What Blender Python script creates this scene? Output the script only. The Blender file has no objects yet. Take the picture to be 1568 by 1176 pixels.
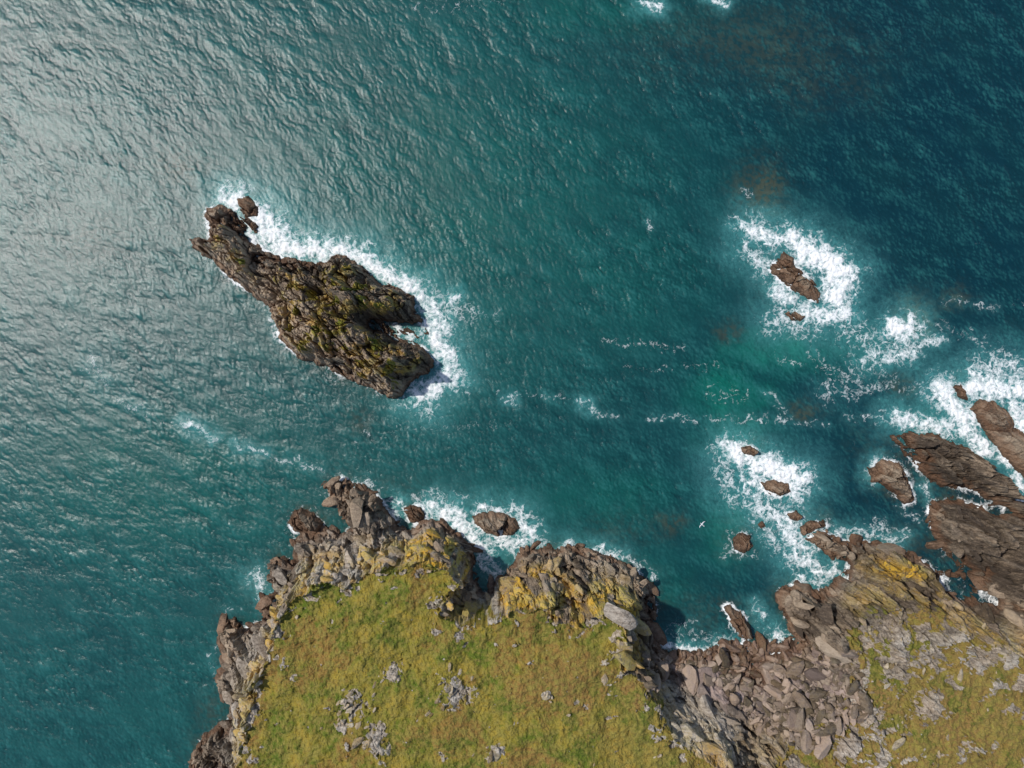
import bpy, math, numpy as np
from mathutils import Vector
S=0.12; H=125.0; CX,CY=784.0,588.0
rng=np.random.default_rng(7)
f32=np.float32
# ---------------------------------------------------------------- noise
def hsh(ix,iy,seed):
    a=(ix.astype(np.int64)*374761393+iy.astype(np.int64)*668265263+seed*1442695041)&0xffffffff
    a=((a^(a>>13))*1274126177)&0xffffffff
    a=((a^(a>>16))*2246822519)&0xffffffff
    a=a^(a>>15)
    return (a&0xffffff).astype(f32)/f32(0x1000000)
def perlin(x,y,seed=0):
    x=np.asarray(x,dtype=f32);y=np.asarray(y,dtype=f32)
    ix=np.floor(x);iy=np.floor(y);fx=x-ix;fy=y-iy
    ux=fx*fx*fx*(fx*(fx*6-15)+10);uy=fy*fy*fy*(fy*(fy*6-15)+10)
    def g(ox,oy):
        a=hsh(ix+ox,iy+oy,seed)*6.2831853
        return np.cos(a)*(fx-ox)+np.sin(a)*(fy-oy)
    n0=g(0,0)*(1-ux)+g(1,0)*ux
    n1=g(0,1)*(1-ux)+g(1,1)*ux
    return (n0*(1-uy)+n1*uy)*1.5
def fbm(x,y,seed=0,o=4,gain=0.5):
    s=0;a=1;t=0
    for i in range(o):
        s=s+a*perlin(x*2**i+i*17.3,y*2**i-i*9.1,seed+i*31);t+=a;a*=gain
    return s/t
def worley(x,y,seed):
    x=np.asarray(x,dtype=f32);y=np.asarray(y,dtype=f32)
    ix=np.floor(x);iy=np.floor(y)
    F1=np.full(x.shape,9,f32);F2=np.full(x.shape,9,f32)
    bx=np.zeros_like(x);by=np.zeros_like(x);cx=np.zeros_like(x);cy=np.zeros_like(x)
    for i in (-1,0,1):
        for j in (-1,0,1):
            jx=ix+i;jy=iy+j
            dx=x-(jx+hsh(jx,jy,seed));dy=y-(jy+hsh(jx,jy,seed+1))
            d=np.sqrt(dx*dx+dy*dy)
            m=d<F1
            F2=np.where(m,F1,np.minimum(F2,d))
            F1=np.where(m,d,F1)
            bx=np.where(m,dx,bx);by=np.where(m,dy,by);cx=np.where(m,jx,cx);cy=np.where(m,jy,cy)
    return F1,F2,bx,by,cx,cy
def facet(x,y,seed,tilt=1.2):
    F1,F2,bx,by,cx,cy=worley(x,y,seed)
    r1=hsh(cx,cy,seed+5);r2=hsh(cx,cy,seed+6)-.5;r3=hsh(cx,cy,seed+7)-.5
    return (r1-.5)+tilt*(r2*bx+r3*by), F2-F1, r1
def sst(a,b,x):
    t=np.clip((x-a)/(b-a),0,1);return t*t*(3-2*t)
# ---------------------------------------------------------------- polygons (plan survey units, 0.12 m)
def sdf(px,py,poly):
    """positive inside"""
    d=np.full(px.shape,1e12,f32);ins=np.zeros(px.shape,bool)
    n=len(poly)
    for i in range(n):
        x1,y1=poly[i];x2,y2=poly[(i+1)%n]
        ex=x2-x1;ey=y2-y1;L=ex*ex+ey*ey+1e-9
        wx=px-x1;wy=py-y1
        t=np.clip((wx*ex+wy*ey)/L,0,1)
        d=np.minimum(d,(wx-ex*t)**2+(wy-ey*t)**2)
        if y1!=y2:
            c=(y1>py)!=(y2>py)
            ins^=c&(px<ex*(py-y1)/(y2-y1)+x1)
    d=np.sqrt(d)
    return np.where(ins,d,-d)
def capd(px,py,x1,y1,x2,y2):
    ex=x2-x1;ey=y2-y1;L=ex*ex+ey*ey+1e-9
    t=np.clip(((px-x1)*ex+(py-y1)*ey)/L,0,1)
    return np.sqrt((px-x1-ex*t)**2+(py-y1-ey*t)**2)
def at_elev(poly,z):
    k=1-z/H
    return [(CX+(x-CX)*k,CY+(y-CY)*k) for x,y in poly]
ISLET=[(316,318),(340,314),(365,322),(385,335),(398,350),(390,360),(400,378),(420,390),(455,396),(500,402),(505,390),(530,392),(548,402),(565,418),(580,432),(610,440),(632,455),(638,480),(655,495),(656,512),(640,516),(622,511),(606,516),(628,523),(650,530),(662,548),(664,566),(642,574),(628,590),(615,607),(600,612),(580,600),(555,592),(520,575),(490,558),(455,545),(430,520),(420,495),(412,470),(388,450),(362,435),(345,420),(330,400),(312,392),(295,378),(290,366),(305,362),(318,365),(322,350),(314,335)]
LAND=[(240,2300),(262,1300),(290,1176),(297,1145),(312,1128),(330,1108),(352,1100),(352,1070),(336,1040),(346,1010),(336,988),(352,975),(342,948),(360,945),(375,962),(400,950),(408,935),(396,922),(420,905),(412,882),(412,860),(430,850),(445,860),(462,850),(452,827),(470,815),(500,812),(530,815),(540,805),(528,790),(510,765),(498,742),(510,732),(530,735),(555,742),(580,760),(600,785),(608,800),(620,814),(640,800),(660,793),(680,800),(700,815),(718,835),(728,860),(726,885),(738,905),(752,905),(765,885),(780,870),(790,850),(800,840),(825,841),(850,838),(880,836),(905,845),(930,852),(960,862),(985,880),(1000,905),(1005,930),(1000,960),(1010,990),(1030,1003),(1060,1000),(1090,993),(1110,980),(1130,987),(1160,983),(1190,985),(1212,975),(1205,950),(1190,920),(1192,900),(1215,895),(1240,905),(1268,900),(1285,880),(1300,864),(1270,850),(1250,838),(1235,822),(1260,815),(1290,825),(1330,830),(1370,835),(1400,850),(1432,875),(1464,880),(1472,868),(1450,850),(1430,820),(1418,790),(1425,765),(1470,764),(1500,775),(1520,768),(1490,750),(1440,745),(1415,730),(1395,705),(1365,670),(1385,663),(1430,665),(1470,680),(1510,705),(1540,740),(1552,760),(1575,772),(1650,790),(1800,760),(2000,800),(2700,900),(2700,2300)]
P1=[(330,2300),(345,1350),(365,1176),(378,1110),(388,1060),(410,1010),(422,965),(440,932),(460,908),(500,895),(530,900),(548,884),(590,878),(640,862),(688,868),(700,890),(682,915),(672,945),(700,962),(745,955),(760,940),(800,936),(835,930),(850,952),(880,960),(900,948),(922,935),(948,958),(957,985),(945,1015),(985,1050),(1012,1085),(1018,1120),(1050,1150),(1110,1172),(1160,1260),(1200,1400),(1210,2300)]
P2=[(1322,950),(1350,930),(1400,932),(1440,940),(1490,972),(1530,985),(1568,1010),(1800,1050),(2650,1100),(2650,2300),(1240,2300),(1225,1400),(1200,1260),(1190,1176),(1232,1120),(1292,1078),(1312,1020),(1300,975)]
Z1,Z2=12.5,9.5
P1w=at_elev(P1,Z1);P2w=at_elev(P2,Z2)
ROCKS={
 'a':([(362,304),(380,300),(398,315),(396,330),(380,333),(368,322)],1.8),
 'b':([(1482,625),(1500,610),(1520,612),(1545,630),(1552,655),(1575,665),(1640,700),(1660,750),(1620,765),(1568,732),(1545,712),(1520,682),(1500,655)],4.5),
 'c':([(1330,715),(1350,703),(1375,708),(1392,730),(1402,768),(1385,772),(1355,750),(1335,735)],2.6),
 'd':([(1458,592),(1470,586),(1480,598),(1482,614),(1470,612)],1.2),
 'e':([(1175,402),(1192,398),(1200,385),(1215,395),(1222,408),(1245,430),(1258,450),(1252,465),(1225,452),(1195,432),(1180,418)],2.2),
 'f':([(1203,480),(1218,476),(1232,484),(1226,491),(1210,490)],.9),
 'g':([(1163,738),(1185,733),(1208,740),(1212,752),(1195,762),(1172,755)],1.3),
 'h':([(1133,684),(1148,682),(1162,690),(1155,698),(1140,696)],1.0),
 'i':([(1120,825),(1132,814),(1148,820),(1152,838),(1138,848),(1124,842)],1.2),
 'j':([(1205,785),(1220,782),(1230,790),(1220,797),(1208,795)],1.0),
 'k':([(1222,806),(1240,798),(1262,796),(1266,806),(1248,812),(1230,820)],1.5),
 'l':([(725,790),(742,784),(770,785),(790,793),(796,808),(785,820),(762,822),(740,812),(728,802)],1.7),
 'm':([(616,778),(632,772),(648,775),(656,788),(645,800),(628,800)],1.6),
 'n':([(442,800),(448,782),(462,777),(480,785),(497,800),(492,813),(470,818),(450,815)],2.4),
 'o':([(1106,928),(1118,925),(1135,938),(1148,955),(1152,978),(1138,980),(1122,960)],2.6),
 'p':([(1158,800),(1168,798),(1172,806),(1164,810)],.6),
 'q':([(420,862),(430,852),(444,855),(440,866),(428,870)],1.4),
}
TH=math.radians(42)   # strike of strata: upper-left to lower-right in plan
def strat(px,py):
    u=px*math.cos(TH)+py*math.sin(TH)      # along strike
    v=px*math.sin(TH)-py*math.cos(TH)      # toward upper right
    return u,v
def relief(px,py,seed=0):
    """rock relief (m) and tone"""
    u,v=strat(px,py)
    wu=u+9*fbm(px/55,py/55,seed+1,2)+2.5*fbm(px/9,py/9,seed+3,2);wv=v+9*fbm(px/55+7,py/55+3,seed+2,2)+2.5*fbm(px/9,py/9,seed+4,2)
    f1,e1,r1=facet(wu/62,wv/30,seed+10,2.6)
    f2,e2,r2=facet(wu/30+3,wv/12,seed+20,2.4)
    f3,e3,r3=facet(wu/14,wv/5.5,seed+30,1.9)
    f4,e4,r4=facet(wu/6.5,wv/3.2,seed+35,1.6)
    ph=wv/13.0+1.1*fbm(wu/60,wv/30,seed+40,2)+.5*r1
    fr=ph-np.floor(ph)
    saw=np.where(fr<.72,fr/.72,(1-fr)/.28)-.5
    ph2=wv/5.0+.9*fbm(wu/30,wv/14,seed+45,2)+.7*r2
    fr2=ph2-np.floor(ph2)
    saw2=np.where(fr2<.7,fr2/.7,(1-fr2)/.3)-.5
    am=sst(-.15,.25,fbm(px/50,py/50,seed+60,2))
    z=1.9*f1+1.25*f2+.50*f3+.20*f4+.95*saw*am+.24*saw2
    z=z-1.0*sst(.07,.0,e1)-.75*sst(.12,0,e2)-.28*sst(.14,0,e3)
    z=z+.12*fbm(px/3.2,py/3.2,seed+70,2)
    tone=.25*r1+.35*r2+.25*r3+.15*r4
    return z,tone
def jitter(px,py,a=1.0):
    w1=fbm(px/16,py/16,91,4,.6);w2=fbm(px/16+40,py/16-13,92,4,.6)
    return px+a*9*w1,py+a*9*w2
BUMPS=[(560,780,28,2.0),(590,795,20,1.0),(880,880,45,3.0),(950,905,35,3.0),(820,870,25,2.0),(690,835,28,2.5),(520,850,35,2.0),(470,870,30,1.5),
 (1430,705,40,2.6),(1500,725,35,2.6),(1480,805,40,4.2),(1550,850,45,4.0),(1310,845,35,2.4),(1380,870,30,2.4),(1222,925,26,3.8),(1260,960,24,2.6),
 (1080,1110,45,2.0),(360,1020,25,1.0),(325,1150,22,2.0),(1480,900,40,1.0),(1000,1030,30,-3.0),(1150,1020,70,-1.8),(745,915,14,-5.0),(1455,905,30,-3.0),(1330,900,24,1.5)]
CLEFTS=[(1500,770,1580,800,10,4.5),(1455,885,1560,935,11,4),(1245,905,1285,1010,9,3.5),(1290,880,1340,905,8,2.5),(1520,830,1500,880,8,3),(1215,985,1290,975,9,2),(1400,690,1500,760,5,1.6),(840,850,900,935,6,2),(640,812,610,860,7,2.2),(560,800,590,850,6,2)]
SCREE=[(985,1010),(1060,1000),(1110,985),(1215,980),(1270,985),(1268,1050),(1215,1090),(1150,1090),(1060,1050)]
def land_h(px,py,full=True):
    jx,jy=jitter(px,py)
    dW=sdf(jx,jy,LAND)
    qx=jx+10*fbm(px/30,py/30,191,3,.6);qy=jy+10*fbm(px/30+9,py/30,192,3,.6)
    d1=sdf(qx,qy,P1w);d2=sdf(qx,qy,P2w)
    w=np.maximum(dW,0)
    def plat(d,Z,fall):
        o=np.maximum(-d,0)
        t=w/(w+o+1e-3)
        return np.where(d>0,Z+np.minimum(d,260)*.010,Z*t**1.15*np.exp(-o/fall))
    h1=plat(d1,Z1,85);h2=plat(d2,Z2,75)
    base=np.maximum(h1,h2)
    shelf=2.2*(1-np.exp(-w/11))
    ins=np.maximum(d1,d2)
    h=np.maximum(base,shelf)+.35*np.minimum(base,shelf)*(ins<0)
    bm=0
    for bx,by,r,a in BUMPS:
        bm=bm+a*np.exp(-((px-bx)**2+(py-by)**2)/(r*r))
    for x1,y1,x2,y2,r,a in CLEFTS:
        bm=bm-a*np.exp(-(capd(jx,jy,x1,y1,x2,y2)/r)**2)
    edge=sst(0,12,w)
    h=h+bm*edge*sst(6,-6,ins)
    h=np.where(dW<0,dW*.16,h)
    n1=fbm(px/60,py/60,201,4);n2=fbm(px/22,py/22,211,4,.6)
    gr=sst(-5,4,ins+9*n2)
    k=0
    for bx,by,r in ((700,1062,28),(575,1128,26),(545,1075,22),(838,1062,9),(600,1030,14),(760,1150,16),(520,1112,14),(1330,1100,30),(1375,1010,38),(1420,1080,30),(1360,965,34),(1500,1010,30),(1430,990,38),(1300,1140,30),(1345,1160,22)):
        ux,uy=at_elev([(bx,by)],13.5 if bx<1200 else 10.)[0]
        k=np.maximum(k,np.exp(-((px-ux)**2+(py-uy)**2)/(r*r)))
    n4=fbm(px/9,py/7,227,4,.65)
    rockon=sst(.45,.85,k+.9*n2+.7*n4)*sst(-.1,.4,k)
    rockon=np.maximum(rockon,.85*sst(.06,.30,fbm(px/40,py/34,231,5,.65)+.20*sst(100,0,ins))*(d2>0))
    rockon=np.maximum(rockon,.9*sst(.14,.30,fbm(px/26,py/20,236,4,.65)+.32*sst(34,0,ins)-.16)*(d1>0))
    grass=gr*(1-.9*rockon)
    rel,tone=relief(px,py,300)
    scree=sst(-8,10,sdf(px,py,SCREE)+8*n2)
    rgt=sst(1220,1290,px)*sst(960,880,py)
    slab=np.exp(-((px-1052)**2/62**2+(py-1062)**2/34**2))
    amp=(1-gr)*edge*(1-.7*scree)*(1+.45*rgt)*(1-.4*slab)+gr*rockon*(.28+.25*(d2>0))
    ampw=np.where(dW<0,np.exp(dW/10),0)
    h=h+rel*(amp+.25*ampw*(1-edge))+gr*(1.3*n1+.60*n2+.24*fbm(px/6,py/6,241,3)+.09*fbm(px/2.6,py/2.6,251,2))
    lich=sst(-58,-3,ins)*(1-.9*gr)*sst(-.25,.05,fbm(px/30,py/24,261,4)+.05)*sst(2.0,5,h)
    kx=1.2*np.exp(-((px-835)**2/80**2+(py-875)**2/26**2))+np.exp(-((px-660)**2/50**2+(py-835)**2/28**2))+np.exp(-((px-950)**2/30**2+(py-900)**2/26**2))
    lich=lich*(.75+kx)*sst(1250,1000,px)+.5*lich*sst(1250,1300,px)
    lich=np.maximum(lich,1.1*(1-gr)*np.exp(-((px-1360)**2/45**2+(py-862)**2/16**2))*sst(1.5,3,h))
    grey=sst(-.15,.3,n1+.75*np.exp(-((px-535)**2+(py-835)**2)/48**2)+1.0*slab+.45*sst(470,420,px)*sst(900,930,py))*sst(-85,-8,ins)
    grey=np.maximum(grey,gr*np.where(d2>0,.45,.8))*(1-.6*np.clip(kx,0,1))*(1-.75*sst(1180,1240,px)*sst(960,900,py))
    tone=tone-.16*sst(1330,1400,px)*sst(930,860,py)-.08*rgt
    return h,dict(grass=grass,lichen=np.clip(lich*(1-.7*slab),0,1),tone=tone,grey=np.clip(grey,0,1),scree=scree*(1-gr)),ins
def islet_h(px,py):
    jx,jy=jitter(px,py,.8)
    d=sdf(jx,jy,ISLET);w=np.maximum(d,0)
    u,v=strat(px-480,py-460)
    h=7.4*(1-np.exp(-w/26))
    h=h*(.75+.5*sst(-60,60,u))*(1+.24*sst(-40,25,v))
    h=h-8.5*np.exp(-(capd(px,py,575,497,655,513)/13)**2)-4.2*np.exp(-(capd(px,py,500,455,575,497)/11)**2)-2.5*np.exp(-(capd(px,py,372,362,402,368)/12)**2)
    edge=sst(0,16,w)
    rel,tone=relief(px,py,700)
    h=np.where(d<0,d*.16,np.maximum(h,.15))
    h=h+rel*(edge*1.15+.22*(1-edge)*np.exp(-np.abs(d)/10))
    n=fbm(px/26,py/18,811,5,.6)
    top=sst(2.5,5.5,h)
    lich=top*sst(-.02,.16,n)*.65
    grass=top*sst(.05,.24,fbm(px/24+9,py/20,821,5,.6))*.78
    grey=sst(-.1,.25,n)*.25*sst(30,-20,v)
    return h,dict(grass=grass,lichen=lich,tone=tone-.06+.40*sst(20,-25,v),grey=grey,scree=0*h)  # lit lower-left flank of the islet painted lighter through tone
def rock_fn(poly,Z,seed):
    def fn(px,py):
        jx,jy=jitter(px,py,.45)
        d=sdf(jx,jy,poly);w=np.maximum(d,0)
        r=max(3.,min(max(p[0] for p in poly)-min(p[0] for p in poly),max(p[1] for p in poly)-min(p[1] for p in poly))*.25)
        h=Z*(1-np.exp(-w/r))*1.25
        h=np.where(d<0,d*.14,h)
        rel,tone=relief(px,py,900+seed)
        k=min(1.,Z/2.6)
        h=h+rel*k*(.85*sst(0,r,w)+.2*np.exp(-np.abs(d)/8)*(1-sst(0,r,w)))
        z=0*h
        return h,dict(grass=z,lichen=z,tone=tone+.02,grey=z,scree=z)
    return fn
# ---------------------------------------------------------------- mesh helpers
def mesh_from(name,V,F,attrs=None,smooth=False,mat=None):
    me=bpy.data.meshes.new(name)
    nv=len(V);nf=len(F);k=F.shape[1]
    me.vertices.add(nv);me.vertices.foreach_set('co',np.ascontiguousarray(V,dtype=f32).ravel())
    me.loops.add(nf*k);me.loops.foreach_set('vertex_index',np.ascontiguousarray(F,dtype=np.int32).ravel())
    me.polygons.add(nf)
    me.polygons.foreach_set('loop_start',np.arange(0,nf*k,k,dtype=np.int32))
    me.polygons.foreach_set('use_smooth',np.full(nf,smooth,dtype=bool))
    me.update(calc_edges=True)
    for a,d in (attrs or {}).items():
        at=me.attributes.new(a,'FLOAT','POINT');at.data.foreach_set('value',np.ascontiguousarray(d,dtype=f32).ravel())
    if mat: me.materials.append(mat)
    ob=bpy.data.objects.new(name,me);bpy.context.scene.collection.objects.link(ob)
    return ob
def axis(a,b,st,lo=None,hi=None):
    c=list(np.arange(a,b+st*.5,st));
    s=st;x=c[0];pre=[]
    if lo is not None:
        while x>lo:
            s*=1.25;x-=s;pre.append(x)
    s=st;x=c[-1]
    if hi is not None:
        while x<hi:
            s*=1.25;x+=s;c.append(x)
    return np.array(pre[::-1]+c,dtype=np.float64)
def patch(name,xs,ys,fn,mat,cut=-1.2):
    X,Y=np.meshgrid(xs,ys)
    x=X.ravel().astype(f32);y=Y.ravel().astype(f32)
    r_=fn(x,y);h,at=r_[0],r_[1]
    nx,ny=len(xs),len(ys)
    i=np.arange(nx*ny).reshape(ny,nx)
    F=np.stack([i[:-1,:-1],i[1:,:-1],i[1:,1:],i[:-1,1:]],-1).reshape(-1,4)
    keep=(h[F].max(1)>cut);F=F[keep]
    used=np.zeros(nx*ny,bool);used[F.ravel()]=True
    re=np.cumsum(used)-1
    F=re[F]
    V=np.stack([(x-CX)*S,(CY-y)*S,h],-1)[used]
    return mesh_from(name,V,F,{k:v[used] for k,v in at.items()},False,mat)
# ---------------------------------------------------------------- node helper
class NT:
    def __init__(s,name):
        s.m=bpy.data.materials.new(name);s.m.use_nodes=True;s.t=s.m.node_tree;s.t.nodes.clear()
    def n(s,typ,ins=None,**kw):
        nd=s.t.nodes.new(typ)
        for k,v in kw.items(): setattr(nd,k,v)
        for k,v in (ins or {}).items(): s.set(nd.inputs[k],v)
        return nd
    def set(s,inp,v):
        if isinstance(v,bpy.types.NodeSocket): s.t.links.new(v,inp)
        else: inp.default_value=v
    def attr(s,a): return s.n('ShaderNodeAttribute',attribute_name=a).outputs['Fac']
    def math(s,op,a,b=0.0,c=0.0,clamp=False):
        nd=s.n('ShaderNodeMath',operation=op,use_clamp=clamp)
        s.set(nd.inputs[0],a);s.set(nd.inputs[1],b);s.set(nd.inputs[2],c);return nd.outputs[0]
    def noise(s,vec,scale,detail=4,rough=.55,dist=0.,out=0):
        nd=s.n('ShaderNodeTexNoise',{'Scale':scale,'Detail':detail,'Roughness':rough,'Distortion':dist})
        if vec is not None: s.set(nd.inputs['Vector'],vec)
        return nd.outputs[out]
    def mix(s,f,a,b,bt='MIX'):
        nd=s.n('ShaderNodeMix',data_type='RGBA',blend_type=bt)
        s.set(nd.inputs[0],f)
        for q,v in ((6,a),(7,b)):
            s.set(nd.inputs[q],v if isinstance(v,bpy.types.NodeSocket) else (*v,1))
        return nd.outputs[2]
    def rng(s,v,a,b,c=0.,d=1.,smooth=True):
        nd=s.n('ShaderNodeMapRange',{'Value':v,'From Min':a,'From Max':b,'To Min':c,'To Max':d})
        if smooth: nd.interpolation_type='SMOOTHSTEP'
        return nd.outputs[0]
# ---------------------------------------------------------------- land material
def land_mat():
    t=NT('rock_and_turf')
    geo=t.n('ShaderNodeNewGeometry');pos=geo.outputs['Position']
    sp=t.n('ShaderNodeSeparateXYZ',{0:pos});sx=sp.outputs[0];z=sp.outputs[2]
    mp=t.n('ShaderNodeMapping',{'Vector':pos,'Rotation':(0,0,TH),'Scale':(.5,1.5,1.0)}).outputs[0]
    nb=t.noise(pos,.22,2);nm=t.noise(pos,1.1,4,.6);nf=t.noise(pos,4.5,3,.7);ns=t.noise(mp,1.4,4,.65)
    tone=t.attr('tone')
    a=t.math('MULTIPLY_ADD',ns,1.0,t.math('MULTIPLY_ADD',tone,1.0,t.math('MULTIPLY_ADD',nf,.7,-.94)))
    a=t.rng(a,0.,.85)
    dark=t.mix(nm,(.038,.028,.022),(.110,.080,.056))
    lite=t.mix(nb,(.44,.315,.21),(.34,.285,.22))
    rock=t.mix(a,dark,lite)
    greyc=t.mix(t.rng(t.math('ADD',ns,t.math('MULTIPLY',nf,.5)),.5,.95),(.20,.17,.145),(.64,.59,.52))
    rock=t.mix(t.math('MULTIPLY',t.attr('grey'),.85),rock,greyc)
    scr=t.mix(t.rng(tone,.1,.95),(.065,.048,.042),(.42,.32,.285))
    rock=t.mix(t.math('MULTIPLY',t.attr('scree'),.9),rock,scr)
    lm=t.math('MULTIPLY',t.attr('lichen'),t.rng(t.math('ADD',t.math('MULTIPLY',nm,.6),t.math('MULTIPLY',nf,.5)),.43,.57))
    lc=t.mix(t.rng(nb,.35,.65),(.66,.39,.03),(.50,.40,.11))
    rock=t.mix(t.math('MULTIPLY',lm,.9),rock,lc)
    zz=t.math('ADD',z,t.math('MULTIPLY_ADD',nm,2.4,-1.2))
    inter=t.rng(zz,2.4,.8)
    rock=t.mix(t.math('MULTIPLY',inter,.60),rock,t.mix(nf,(.075,.036,.020),(.29,.145,.075)))
    wet=t.rng(zz,.8,.0)
    rock=t.mix(t.math('MULTIPLY',wet,.7),rock,(.032,.020,.012))
    # turf
    g1=t.mix(t.rng(nb,.38,.62),(.105,.150,.010),(.35,.255,.035))
    pn=t.noise(pos,.075,5,.68)
    g2=t.mix(t.rng(pn,.49,.56,0,.85),g1,(.28,.150,.040))
    g2=t.mix(t.rng(t.math('ADD',sx,t.math('MULTIPLY',pn,90)),40,90,0,.75),g2,(.27,.165,.055))
    g2=t.mix(t.rng(t.noise(pos,.16,5,.7),.40,.46,.8,0),g2,(.085,.130,.010))
    g3=t.mix(t.rng(nm,.38,.66,0,.9),g2,t.mix(nf,(.115,.125,.012),(.46,.35,.09)))
    g3=t.mix(t.rng(nf,.50,.66,0,.65),g3,(.075,.075,.014))
    n9=t.noise(pos,9,2,.7)
    g3=t.mix(t.rng(n9,.58,.70,0,.55),g3,(.56,.46,.19))
    gm=t.rng(t.math('MULTIPLY_ADD',nm,.9,t.math('MULTIPLY_ADD',nf,.6,t.math('MULTIPLY_ADD',t.attr('grass'),1.0,-1.10))),-.02,.16)
    col=t.mix(gm,rock,g3)
    bp=t.n('ShaderNodeBump',{'Strength':.9,'Distance':.45,'Height':t.noise(pos,2.6,6,.72)}).outputs[0]
    ro=t.math('MULTIPLY_ADD',wet,-.45,.9)
    b=t.n('ShaderNodeBsdfPrincipled',{'Base Color':col,'Roughness':ro,'Normal':bp,'Specular IOR Level':.3})
    o=t.n('ShaderNodeOutputMaterial',{'Surface':b.outputs[0]})
    return t.m
LM=land_mat()
# ---------------------------------------------------------------- build land
patch('grassy_headland',axis(270,1500,1.2,180,2700),axis(640,1150,1.2,None,2300),lambda x,y:land_h(x,y),LM)
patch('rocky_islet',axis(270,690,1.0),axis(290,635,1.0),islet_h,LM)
for i,(k,(pl,Z)) in enumerate(ROCKS.items()):
    x0=min(p[0] for p in pl)-12;x1=max(p[0] for p in pl)+12;y0=min(p[1] for p in pl)-12;y1=max(p[1] for p in pl)+12
    patch('sea_rock',axis(x0,x1,.8),axis(y0,y1,.8),rock_fn(pl,Z,i*13),LM)
# ---------------------------------------------------------------- boulders
def proto(seed):
    import bmesh
    r=np.random.default_rng(seed)
    bm=bmesh.new();bmesh.ops.create_icosphere(bm,subdivisions=2,radius=1)
    V=np.array([v.co[:] for v in bm.verts]);F=np.array([[v.index for v in f.verts] for f in bm.faces]);bm.free()
    for _ in range(10):
        n=r.normal(size=3);n/=np.linalg.norm(n);d=r.uniform(.40,.75)
        s=V@n;o=np.maximum(s-d,0);V=V-o[:,None]*n
    V*=np.array([1.25,.85,.8]);V+=r.normal(size=V.shape)*.015
    return V,F
PR=[proto(i) for i in range(14)]
def boulder_mesh(name,pts,sizes,fn,flat=1.0,ang=None,grey=.3,lich=.1,scree=.7,sink=.2,band=None,own=False,tn=(.1,1)):
    px=np.array([p[0] for p in pts],f32);py=np.array([p[1] for p in pts],f32)
    h,at,ins=fn(px,py)
    Vs=[];Fs=[];A={k:[] for k in ('tone','grey','lichen','scree')};o=0
    for i in range(len(px)):
        if h[i]<-.6: continue
        if band and not (band[0]<ins[i]<band[1]): continue
        V,F=PR[rng.integers(len(PR))]
        s=sizes[i]
        a=rng.uniform(0,6.28) if ang is None else ang+rng.normal()*.35
        tx,ty=rng.normal()*.35,rng.normal()*.35
        W=V.copy()*np.array([s*rng.uniform(.9,1.7),s,s*flat])
        c,sn=math.cos(tx),math.sin(tx);W=W@np.array([[1,0,0],[0,c,-sn],[0,sn,c]])
        c,sn=math.cos(ty),math.sin(ty);W=W@np.array([[c,0,sn],[0,1,0],[-sn,0,c]])
        c,sn=math.cos(a),math.sin(a);W=W@np.array([[c,sn,0],[-sn,c,0],[0,0,1]])
        W+=np.array([(px[i]-CX)*S,(CY-py[i])*S,h[i]+s*flat*sink])
        Vs.append(W);Fs.append(F+o);o+=len(W)
        q=np.ones(len(W))
        A['tone'].append(q*(rng.uniform(*tn) if not own else at['tone'][i]+rng.uniform(-.2,.25)))
        A['grey'].append(q*np.clip((at['grey'][i]*.8 if own else grey)*rng.uniform(.2,1.4),0,1))
        A['lichen'].append(q*(at['lichen'][i] if own else lich));A['scree'].append(q*(at['scree'][i] if own else scree))
    V=np.concatenate(Vs);F=np.concatenate(Fs)
    d={k:np.concatenate(v) for k,v in A.items()};d['grass']=np.zeros(len(V))
    mesh_from(name,V,F,d,False,LM)
def in_poly(poly,n):
    xs=[p[0] for p in poly];ys=[p[1] for p in poly];out=[]
    while len(out)<n:
        x=rng.uniform(min(xs),max(xs),n*2).astype(f32);y=rng.uniform(min(ys),max(ys),n*2).astype(f32)
        m=sdf(x,y,poly)>0
        out+=list(zip(x[m],y[m]))
    return out[:n]
cove=[(960,985),(1010,1000),(1060,1002),(1110,985),(1215,980),(1275,965),(1280,1050),(1225,1095),(1150,1100),(1100,1040),(1050,1025),(985,1020)]
p=in_poly(cove,2200)
boulder_mesh('boulder_scree',p,np.clip(rng.lognormal(-1.05,.62,2200),.2,1.9),land_h,sink=.4,tn=(0,.95))
# fallen blocks on the cliff slopes
cl=[(330,1119),(330,930),(420,830),(500,760),(700,800),(1000,860),(1010,980),(1180,980),(1200,890),(1560,650),(1620,1100),(1280,1119),(1000,1119)]
p=in_poly(cl,4600)
boulder_mesh('cliff_blocks',p,np.clip(rng.lognormal(-.6,.6,4600),.22,2.3),land_h,flat=.8,ang=math.radians(-42),sink=-.1,band=(-95,-3),own=True)
# boulders lying along the shore of the headland
pts=[]
for (x1,y1),(x2,y2) in zip(LAND[2:94],LAND[3:95]):
    L=math.hypot(x2-x1,y2-y1)
    for _ in range(int(L/3)):
        t=rng.uniform();nx,ny=(y2-y1)/L,-(x2-x1)/L;d=rng.normal()*9-7
        pts.append((x1+(x2-x1)*t+nx*d,y1+(y2-y1)*t+ny*d))
boulder_mesh('shore_boulders',pts,np.clip(rng.lognormal(-.75,.55,len(pts)),.2,1.8),land_h,sink=.0,own=True)
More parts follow.
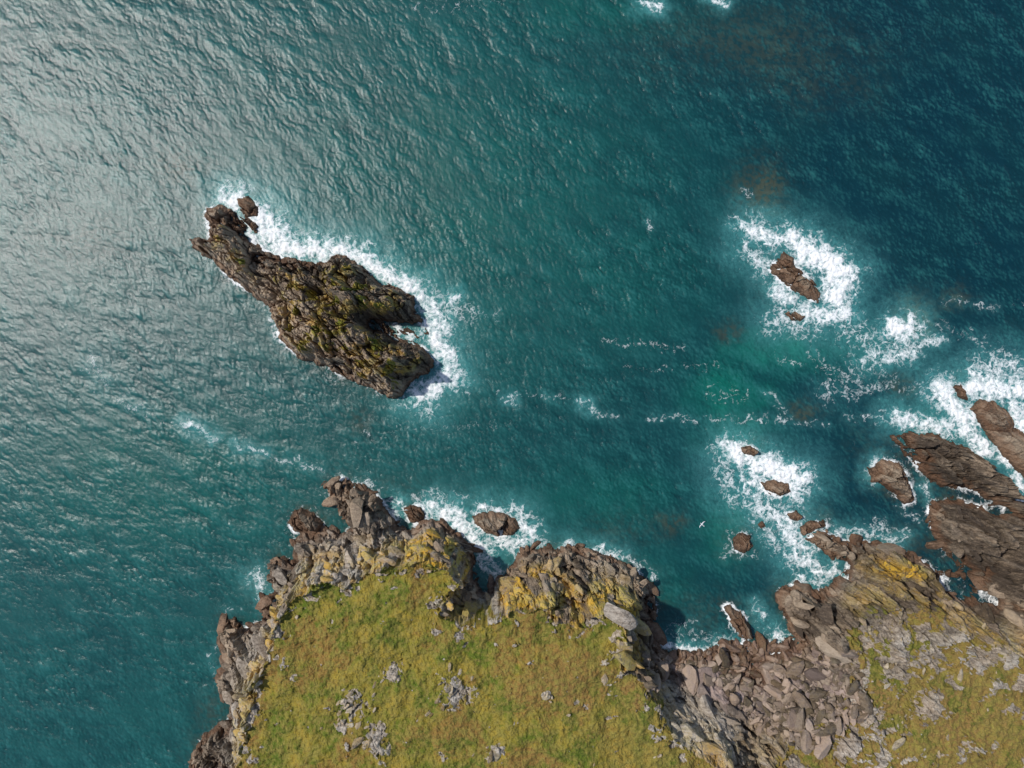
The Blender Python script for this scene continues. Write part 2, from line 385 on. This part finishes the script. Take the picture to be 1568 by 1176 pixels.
# stones set in the turf
pts=[];sz=[]
for bx,by,r,n in ((700,1062,30,22),(575,1128,34,24),(545,1075,30,14),(838,1065,8,7),(598,1032,18,10),(760,1150,24,10),(520,1112,18,8),(792,1105,4,2),(1000,1165,25,4),(660,1105,22,5),(915,1100,60,3),(480,1000,50,2),(640,950,70,3),(1400,1060,80,14),(1380,960,60,20),(1340,1120,60,12),(1520,1010,50,8)):
    for _ in range(n):
        ux,uy=at_elev([(bx+rng.normal()*r*.6,by+rng.normal()*r*.6)],13.5 if bx<1200 else 10)[0]
        pts.append((ux,uy));sz.append(float(np.clip(rng.lognormal(-1.1,.55),.12,1.1)))
boulder_mesh('turf_stones',pts,sz,land_h,flat=.6,ang=math.radians(60),grey=.7,lich=.25,scree=0,sink=.0)
# ---------------------------------------------------------------- sea
ST=1.5
xs=axis(-66,1634,ST,-42000,43000);ys=axis(-62,1238,ST,-42000,43000)
N=1280;dx=ST*S
def ocean(seed,L,std,wd,spread=2,cut=.05,pw=3.6):
    r=np.random.default_rng(seed)
    k=np.fft.fftfreq(N,dx)*2*np.pi
    KX,KY=np.meshgrid(k,k);K=np.hypot(KX,KY);K[0,0]=1
    c=(KX*math.cos(wd)+KY*math.sin(wd))/K
    P=np.exp(-1/(K*L)**2)/K**pw*(np.abs(c)**spread+.10)*np.exp(-(K*cut)**2)
    A=np.sqrt(P)*(r.normal(size=K.shape)+1j*r.normal(size=K.shape));A[0,0]=0
    h=np.fft.ifft2(A).real;s=std/h.std()
    hx=np.fft.ifft2(-1j*KX/K*A).real*s;hy=np.fft.ifft2(-1j*KY/K*A).real*s
    return h*s,hx,hy
o1=ocean(1,.17,.020,math.radians(-38),3,.03,3.0)
o2=ocean(2,.8,.036,math.radians(-55),3,.15,4.0)
X,Y=np.meshgrid(xs,ys)
ix=np.clip(np.round((X+66)/ST).astype(int),-3000,6000)%N;iy=np.clip(np.round((Y+62)/ST).astype(int),-3000,6000)%N
fade=(sst(-66,-56,X)*sst(1634,1624,X)*sst(-62,-52,Y)*sst(1238,1228,Y)).astype(f32)
ow=[(a+b)[iy,ix]*fade for a,b in zip(o1,o2)]
px=X.ravel().astype(f32);py=Y.ravel().astype(f32)
core=(px>-80)&(px<1650)&(py>-80)&(py<1250)
cx_,cy_=px[core],py[core]
gust=.9+.8*fbm(cx_/150,cy_/90,571,4,.55)
jx=cx_+17*fbm(cx_/26,cy_/26,501,4,.62);jy=cy_+17*fbm(cx_/26+5,cy_/26,502,4,.62)
shore=np.full(cx_.shape,200,f32)
for pl in [LAND,ISLET]+[v[0] for v in ROCKS.values()]:
    x0=min(p[0] for p in pl)-80;x1=max(p[0] for p in pl)+80;y0=min(p[1] for p in pl)-80;y1=max(p[1] for p in pl)+80
    m=(cx_>x0)&(cx_<x1)&(cy_>y0)&(cy_<y1)
    shore[m]=np.minimum(shore[m],-sdf(cx_[m],cy_[m],pl))
shore=np.maximum(shore,0)
FO=[ # x1,y1,x2,y2,r,intensity
(345,302,400,325,16,1.05),(395,335,432,375,28,1.15),(425,378,500,385,20,1.1),(500,380,560,398,17,1.05),(565,400,640,450,18,1),(350,290,380,290,14,.6),
(450,360,560,380,18,.6),(645,450,672,500,22,.9),(640,440,710,480,24,.55),(665,510,690,560,20,1.0),(690,572,640,605,20,1.1),(625,612,660,625,18,.65),(690,455,692,456,10,.9),(645,514,615,513,6,.9),
(300,370,330,400,9,.5),(410,470,425,520,7,.55),(430,525,520,585,6,.35),(1150,352,1225,372,22,.95),(1230,378,1290,418,24,1.25),(1285,420,1280,465,26,1.15),(1140,380,1175,410,20,.7),(1190,445,1215,455,16,1.05),(1190,490,1290,490,24,.7),(1235,480,1290,480,22,.95),
(1180,500,1240,505,20,.55),(1290,500,1350,530,26,.56),(1370,505,1388,503,22,1.2),(1330,545,1400,540,18,.7),(1395,530,1440,520,11,.7),(1270,600,1340,560,24,.48),(1190,550,1230,555,8,.42),(1360,580,1300,605,18,.45),
(1445,600,1475,640,26,1.1),(1490,590,1560,600,26,1.1),(1500,560,1568,565,22,.7),(1370,640,1470,662,17,.9),(1475,650,1510,690,16,1),(1555,625,1570,665,18,1.1),(1530,690,1575,750,13,.95),(1520,545,1540,545,16,.55),
(1125,690,1165,712,22,1.1),(1165,712,1225,735,22,1.25),(1150,740,1215,755,22,.95),(1105,710,1125,760,22,.62),(1160,775,1215,800,24,.8),(1200,800,1230,850,22,.9),(1215,860,1275,875,18,.85),(1225,890,1262,890,10,.8),(1190,835,1170,805,18,.6),(1100,680,1110,690,16,.5),
(660,780,700,785,14,1.05),(685,785,735,835,18,1.0),(735,778,800,785,14,.75),(795,800,815,825,16,.9),(740,830,800,830,16,.8),(735,845,760,880,16,.8),(610,770,600,790,10,.8),(810,790,830,835,18,.5),(560,740,600,770,12,.55),(640,765,700,765,18,.45),
(870,835,950,850,10,.75),(960,850,1000,885,10,.55),(1018,990,1075,1000,10,.9),(1160,935,1168,945,10,.8),(1185,968,1210,985,10,.85),(1030,970,1060,960,14,.42),(1095,985,1120,985,8,.7),(1050,975,1200,975,10,.4),
(390,885,412,918,12,.65),(405,900,395,880,10,.55),(340,1035,345,1050,6,.6),(336,985,340,1000,7,.5),(325,1005,330,1030,7,.42),(345,935,360,935,6,.45),
(985,5,1010,12,9,.85),(1085,-2,1110,2,7,.85),(630,12,760,5,14,.32),(1340,705,1335,730,9,.75),(1385,780,1410,800,9,.5),(1330,800,1380,815,11,.5),(1280,812,1380,828,10,.65),(1420,760,1412,745,7,.6),(1400,650,1350,635,12,.62),
(1130,850,1150,850,8,.45),(1120,815,1112,850,8,.42),(560,660,540,690,10,.4),(555,640,565,650,8,.36),(1135,290,1150,300,6,.45),(1125,330,1145,345,12,.5),
(142,555,155,585,16,.42),(180,610,225,632,8,.44),(283,650,325,668,8,.64),(360,682,402,694,7,.58),(440,705,495,718,8,.5),(520,728,560,740,7,.44),(700,600,720,604,6,.52),(776,610,786,614,6,.56),(835,606,845,612,6,.52),(890,618,903,624,7,.64),(905,628,945,640,6,.5),(990,638,1060,642,6,.48),(1065,645,1130,640,6,.42),(1130,640,1265,650,6,.5),(1170,600,1215,640,6,.48),(1300,640,1350,640,9,.5),(920,522,1050,535,7,.38),(960,565,1100,560,7,.34),(730,478,760,482,7,.42),(750,600,830,608,5,.36),(850,608,890,615,5,.34),(225,632,283,652,6,.32),(325,668,360,682,6,.34),(402,694,440,705,6,.34),
(990,340,1000,355,5,.5),(1450,460,1530,470,7,.44),(1440,525,1450,520,7,.5),(1090,600,1140,605,12,.38),(1560,465,1600,470,10,.4),(1440,500,1560,540,12,.34),(1380,600,1440,590,12,.42),(600,660,760,650,8,.28),(1240,540,1300,600,14,.38),(1320,490,1300,560,16,.4)]
foam=np.zeros(cx_.shape,f32);aer=np.zeros(cx_.shape,f32)
for x1,y1,x2,y2,r,a in FO:
    m=(cx_>min(x1,x2)-r*4-20)&(cx_<max(x1,x2)+r*4+20)&(cy_>min(y1,y2)-r*4-20)&(cy_<max(y1,y2)+r*4+20)
    d=capd(jx[m],jy[m],x1,y1,x2,y2)
    foam[m]=np.maximum(foam[m],a*(.60*sst(r*1.25,0,d)+.40*sst(r*2.6,r*.5,d)) if a>.55 else a*sst(r*1.8,r*.1,d))
    if a>.55: aer[m]=np.maximum(aer[m],min(a,1)*np.exp(-(d/(r*1.9))**2))
    elif a>.4: aer[m]=np.maximum(aer[m],a*.4*np.exp(-(d/(r*1.5))**2))
en=sst(-.25,.3,fbm(cx_/50,cy_/50,511,3))
foam=np.maximum(foam,(.25+.5*en)*np.exp(-shore/5)+.24*en*np.exp(-shore/24))
foam=foam*(1+.65*fbm(cx_/14,cy_/14,515,4,.6))
oz=o1[0][iy,ix].ravel()[core]/o1[0].std()
crest=sst(3.0,4.2,oz)
foam=np.maximum(foam,crest*.5*sst(-.05,.25,fbm(cx_/90,cy_/90,521,3)))
reef=np.zeros(cx_.shape,f32)
for bx,by,rx,ry,a in ((1165,290,38,42,1.5),(275,258,45,25,.6),(120,365,90,60,.3),(552,640,22,22,.9),(1115,508,20,15,1.2),(1232,630,24,14,1.2),(1398,490,28,36,1.5),(1385,590,26,18,1.3),(700,790,60,40,.5),(330,1090,26,40,.8),(600,745,60,20,.4),(1160,70,170,60,.6),(1380,690,60,60,.7),(1200,430,50,60,.4),(1465,455,24,16,1.),(400,900,26,34,.8),(1080,950,60,40,.5),(1400,830,50,30,.8),(960,810,90,30,.4),(1030,800,22,16,1.),(450,540,50,20,.4),(1260,130,80,40,.5),(130,60,60,60,.2)):
    reef=np.maximum(reef,a*np.exp(-((jx-bx)/rx)**2-((jy-by)/ry)**2))
reef=np.maximum(reef,.9*np.exp(-shore/15)*(.5+.5*sst(-.2,.2,fbm(cx_/35,cy_/35,531,3))))
reef=reef*(.25+.85*sst(-.2,.12,fbm(cx_/11,cy_/9,541,4,.65)))
green=np.zeros(cx_.shape,f32)
for bx,by,rx,ry,a in ((1120,600,65,55,1.1),(1190,540,80,34,1.1),(1130,660,60,40,.8),(760,300,330,220,.34),(1110,810,45,55,.8),(930,760,110,50,.45),(250,740,240,110,.4),(900,20,160,40,.45),(960,420,150,120,.3),(1010,900,50,60,.4),(1300,540,70,40,.6),(1420,640,60,30,.5)):
    green=np.maximum(green,a*np.exp(-((jx-bx)/rx)**2-((jy-by)/ry)**2))
green=green*(.75+.6*fbm(cx_/40,cy_/40,561,4))
def full(a,fill=0):
    o=np.full(px.shape,fill,f32);o[core]=a;return o
amp=gust*(1-.45*np.clip(foam,0,1))
hz=ow[0].ravel();hz[core]=hz[core]*amp+.25*np.clip(foam-.45,0,1)*(1+1.6*fbm(cx_/5,cy_/5,551,3))
V=np.stack([(px-CX)*S+.7*ow[1].ravel(),(CY-py)*S-.7*ow[2].ravel(),hz],-1)
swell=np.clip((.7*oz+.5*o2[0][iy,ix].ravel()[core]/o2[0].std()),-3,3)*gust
nx,ny=len(xs),len(ys);i=np.arange(nx*ny).reshape(ny,nx)
F=np.stack([i[:-1,:-1],i[1:,:-1],i[1:,1:],i[:-1,1:]],-1).reshape(-1,4)
def sea_mat():
    t=NT('sea_water')
    pos=t.n('ShaderNodeNewGeometry').outputs['Position']
    sx=t.n('ShaderNodeSeparateXYZ',{0:pos});X_=sx.outputs[0];Y_=sx.outputs[1]
    nb=t.noise(pos,.018,2);nm=t.noise(pos,.07,4,.6)
    foam=t.attr('foam');aer=t.attr('aerated');reef=t.attr('reef');gr=t.attr('green')
    g=t.math('ADD',X_,t.math('MULTIPLY_ADD',nb,50,t.math('MULTIPLY',Y_,.15)))
    deep=t.mix(t.rng(g,5,100),(.0085,.078,.076),(.0018,.029,.044))
    deep=t.mix(t.rng(nm,.35,.7,0,.45),deep,(.004,.040,.046))
    deep=t.mix(t.math('MULTIPLY',gr,.9,clamp=True),deep,(.004,.140,.102))
    # wave shading painted into water colour: light through crests, dimmer troughs
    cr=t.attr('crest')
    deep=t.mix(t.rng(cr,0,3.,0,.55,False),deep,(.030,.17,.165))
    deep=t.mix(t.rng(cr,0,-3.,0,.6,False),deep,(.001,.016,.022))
    deep=t.mix(t.math('MULTIPLY',reef,.68,clamp=True),deep,t.mix(t.rng(nm,.4,.6),(.022,.032,.028),(.055,.062,.040)))
    # foam lace
    wv=t.noise(pos,.45,3,.6,0,1)
    off=t.n('ShaderNodeVectorMath',{0:wv,1:(-.5,-.5,-.5)},operation='ADD').outputs[0]
    off=t.n('ShaderNodeVectorMath',{0:off,'Scale':3.8},operation='SCALE').outputs[0]
    wp=t.n('ShaderNodeVectorMath',{0:pos,1:off},operation='ADD').outputs[0]
    def lace(sc,w):
        v=t.n('ShaderNodeTexVoronoi',{'Vector':wp,'Scale':sc},feature='DISTANCE_TO_EDGE').outputs['Distance']
        return t.rng(v,0,w,1,0)
    l1=lace(.50,.24);l2=lace(1.3,.26)
    nz=t.noise(wp,1.5,6,.7)
    am=t.math('MULTIPLY',aer,t.rng(nz,.25,.75,.3,1))
    deep=t.mix(t.math('MULTIPLY',am,.75,clamp=True),deep,(.12,.43,.43))
    val=t.math('MULTIPLY_ADD',foam,1.55,t.math('MULTIPLY_ADD',l1,.46,t.math('MULTIPLY_ADD',l2,.34,t.math('MULTIPLY_ADD',nz,2.3,-2.33))))
    fm=t.rng(val,0,1.0,0,1,False)
    col=t.mix(fm,deep,(.84,.86,.86))
    ro=t.math('MULTIPLY_ADD',fm,.5,.22)
    b1=t.noise(pos,3.6,4,.75)
    bp=t.n('ShaderNodeBump',{'Strength':.6,'Distance':.09,'Height':b1}).outputs[0]
    b=t.n('ShaderNodeBsdfPrincipled',{'Base Color':col,'Roughness':ro,'IOR':1.333,'Normal':bp,'Specular IOR Level':.62})
    t.n('ShaderNodeOutputMaterial',{'Surface':b.outputs[0]})
    return t.m
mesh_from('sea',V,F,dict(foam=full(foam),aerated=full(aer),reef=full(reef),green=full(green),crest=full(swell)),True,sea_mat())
# ---------------------------------------------------------------- gull
def gull(x,y,z,ang,s=1.0):
    prof=[(-.34,.02,.0),(-.26,.05,.0),(-.1,.085,.0),(.08,.09,.01),(.2,.06,.02),(.27,.05,.03),(.32,.03,.03),(.37,.008,.02)]
    V=[];F=[]
    for a,r,zz in prof:
        for j in range(8):
            t=j*math.pi/4;V.append((a,r*math.cos(t),zz+r*.8*math.sin(t)))
    for i in range(len(prof)-1):
        for j in range(8): F.append((i*8+j,i*8+(j+1)%8,(i+1)*8+(j+1)%8,(i+1)*8+j))
    for sd in (1,-1):
        st=[(.12,-.08,.05,.03),(.17,-.02,.28,.10),(.14,-.0,.45,.09),(.0,-.10,.66,.03)]
        o=len(V)
        for le,te,yy,zz in st:
            V+= [(le,sd*yy,zz),(te-.04,sd*yy,zz-.005),(le,sd*yy,zz-.02)]
        for i in range(3):
            for a,b in ((0,1),(1,2),(2,0)): F.append((o+i*3+a,o+i*3+b,o+(i+1)*3+b,o+(i+1)*3+a))
    o=len(V);V+=[(-.3,.03,0),(-.3,-.03,0),(-.46,-.08,0),(-.46,.08,0)];F.append((o,o+1,o+2,o+3))
    t=NT('gull_feathers')
    n=t.noise(t.n('ShaderNodeTexCoord').outputs['Object'],6)
    b=t.n('ShaderNodeBsdfPrincipled',{'Base Color':t.mix(n,(.75,.75,.75),(.6,.62,.65)),'Roughness':.7});t.n('ShaderNodeOutputMaterial',{'Surface':b.outputs[0]})
    ob=mesh_from('seagull',np.array(V)*s,np.array(F),None,True,t.m)
    ob.location=(x,y,z);ob.rotation_euler=(0.1,0,ang)
for gx,gy,a in ((1075,803,2.4),):
    ux,uy=at_elev([(gx,gy)],18)[0];gull((ux-CX)*S,(CY-uy)*S,18,a)
# ---------------------------------------------------------------- light
el=math.radians(50);az=math.radians(22)
d=Vector((-math.cos(el)*math.cos(az),math.cos(el)*math.sin(az),math.sin(el)))
su=bpy.data.lights.new('sun','SUN');su.energy=3.7;su.angle=math.radians(1.5);su.color=(1,.955,.89)
so=bpy.data.objects.new('sun',su);so.rotation_euler=d.to_track_quat('Z','Y').to_euler();bpy.context.scene.collection.objects.link(so)
w=bpy.data.worlds.new('World');bpy.context.scene.world=w;w.use_nodes=True
nt=w.node_tree;bg=nt.nodes['Background'];sk=nt.nodes.new('ShaderNodeTexSky');sk.sky_type='NISHITA';sk.sun_disc=False
sk.sun_elevation=el;sk.sun_rotation=math.atan2(d.x,d.y)
nt.links.new(sk.outputs[0],bg.inputs[0]);bg.inputs[1].default_value=.11
cam=bpy.data.cameras.new('camera');co=bpy.data.objects.new('camera',cam);bpy.context.scene.collection.objects.link(co)
co.location=(0,0,H);co.rotation_euler=(0,0,0)
cam.sensor_width=36;cam.lens=18/(CX*S/H);cam.clip_end=20000
bpy.context.scene.camera=co
sc=bpy.context.scene;sc.view_settings.view_transform='Standard';sc.view_settings.look='None';sc.view_settings.exposure=0
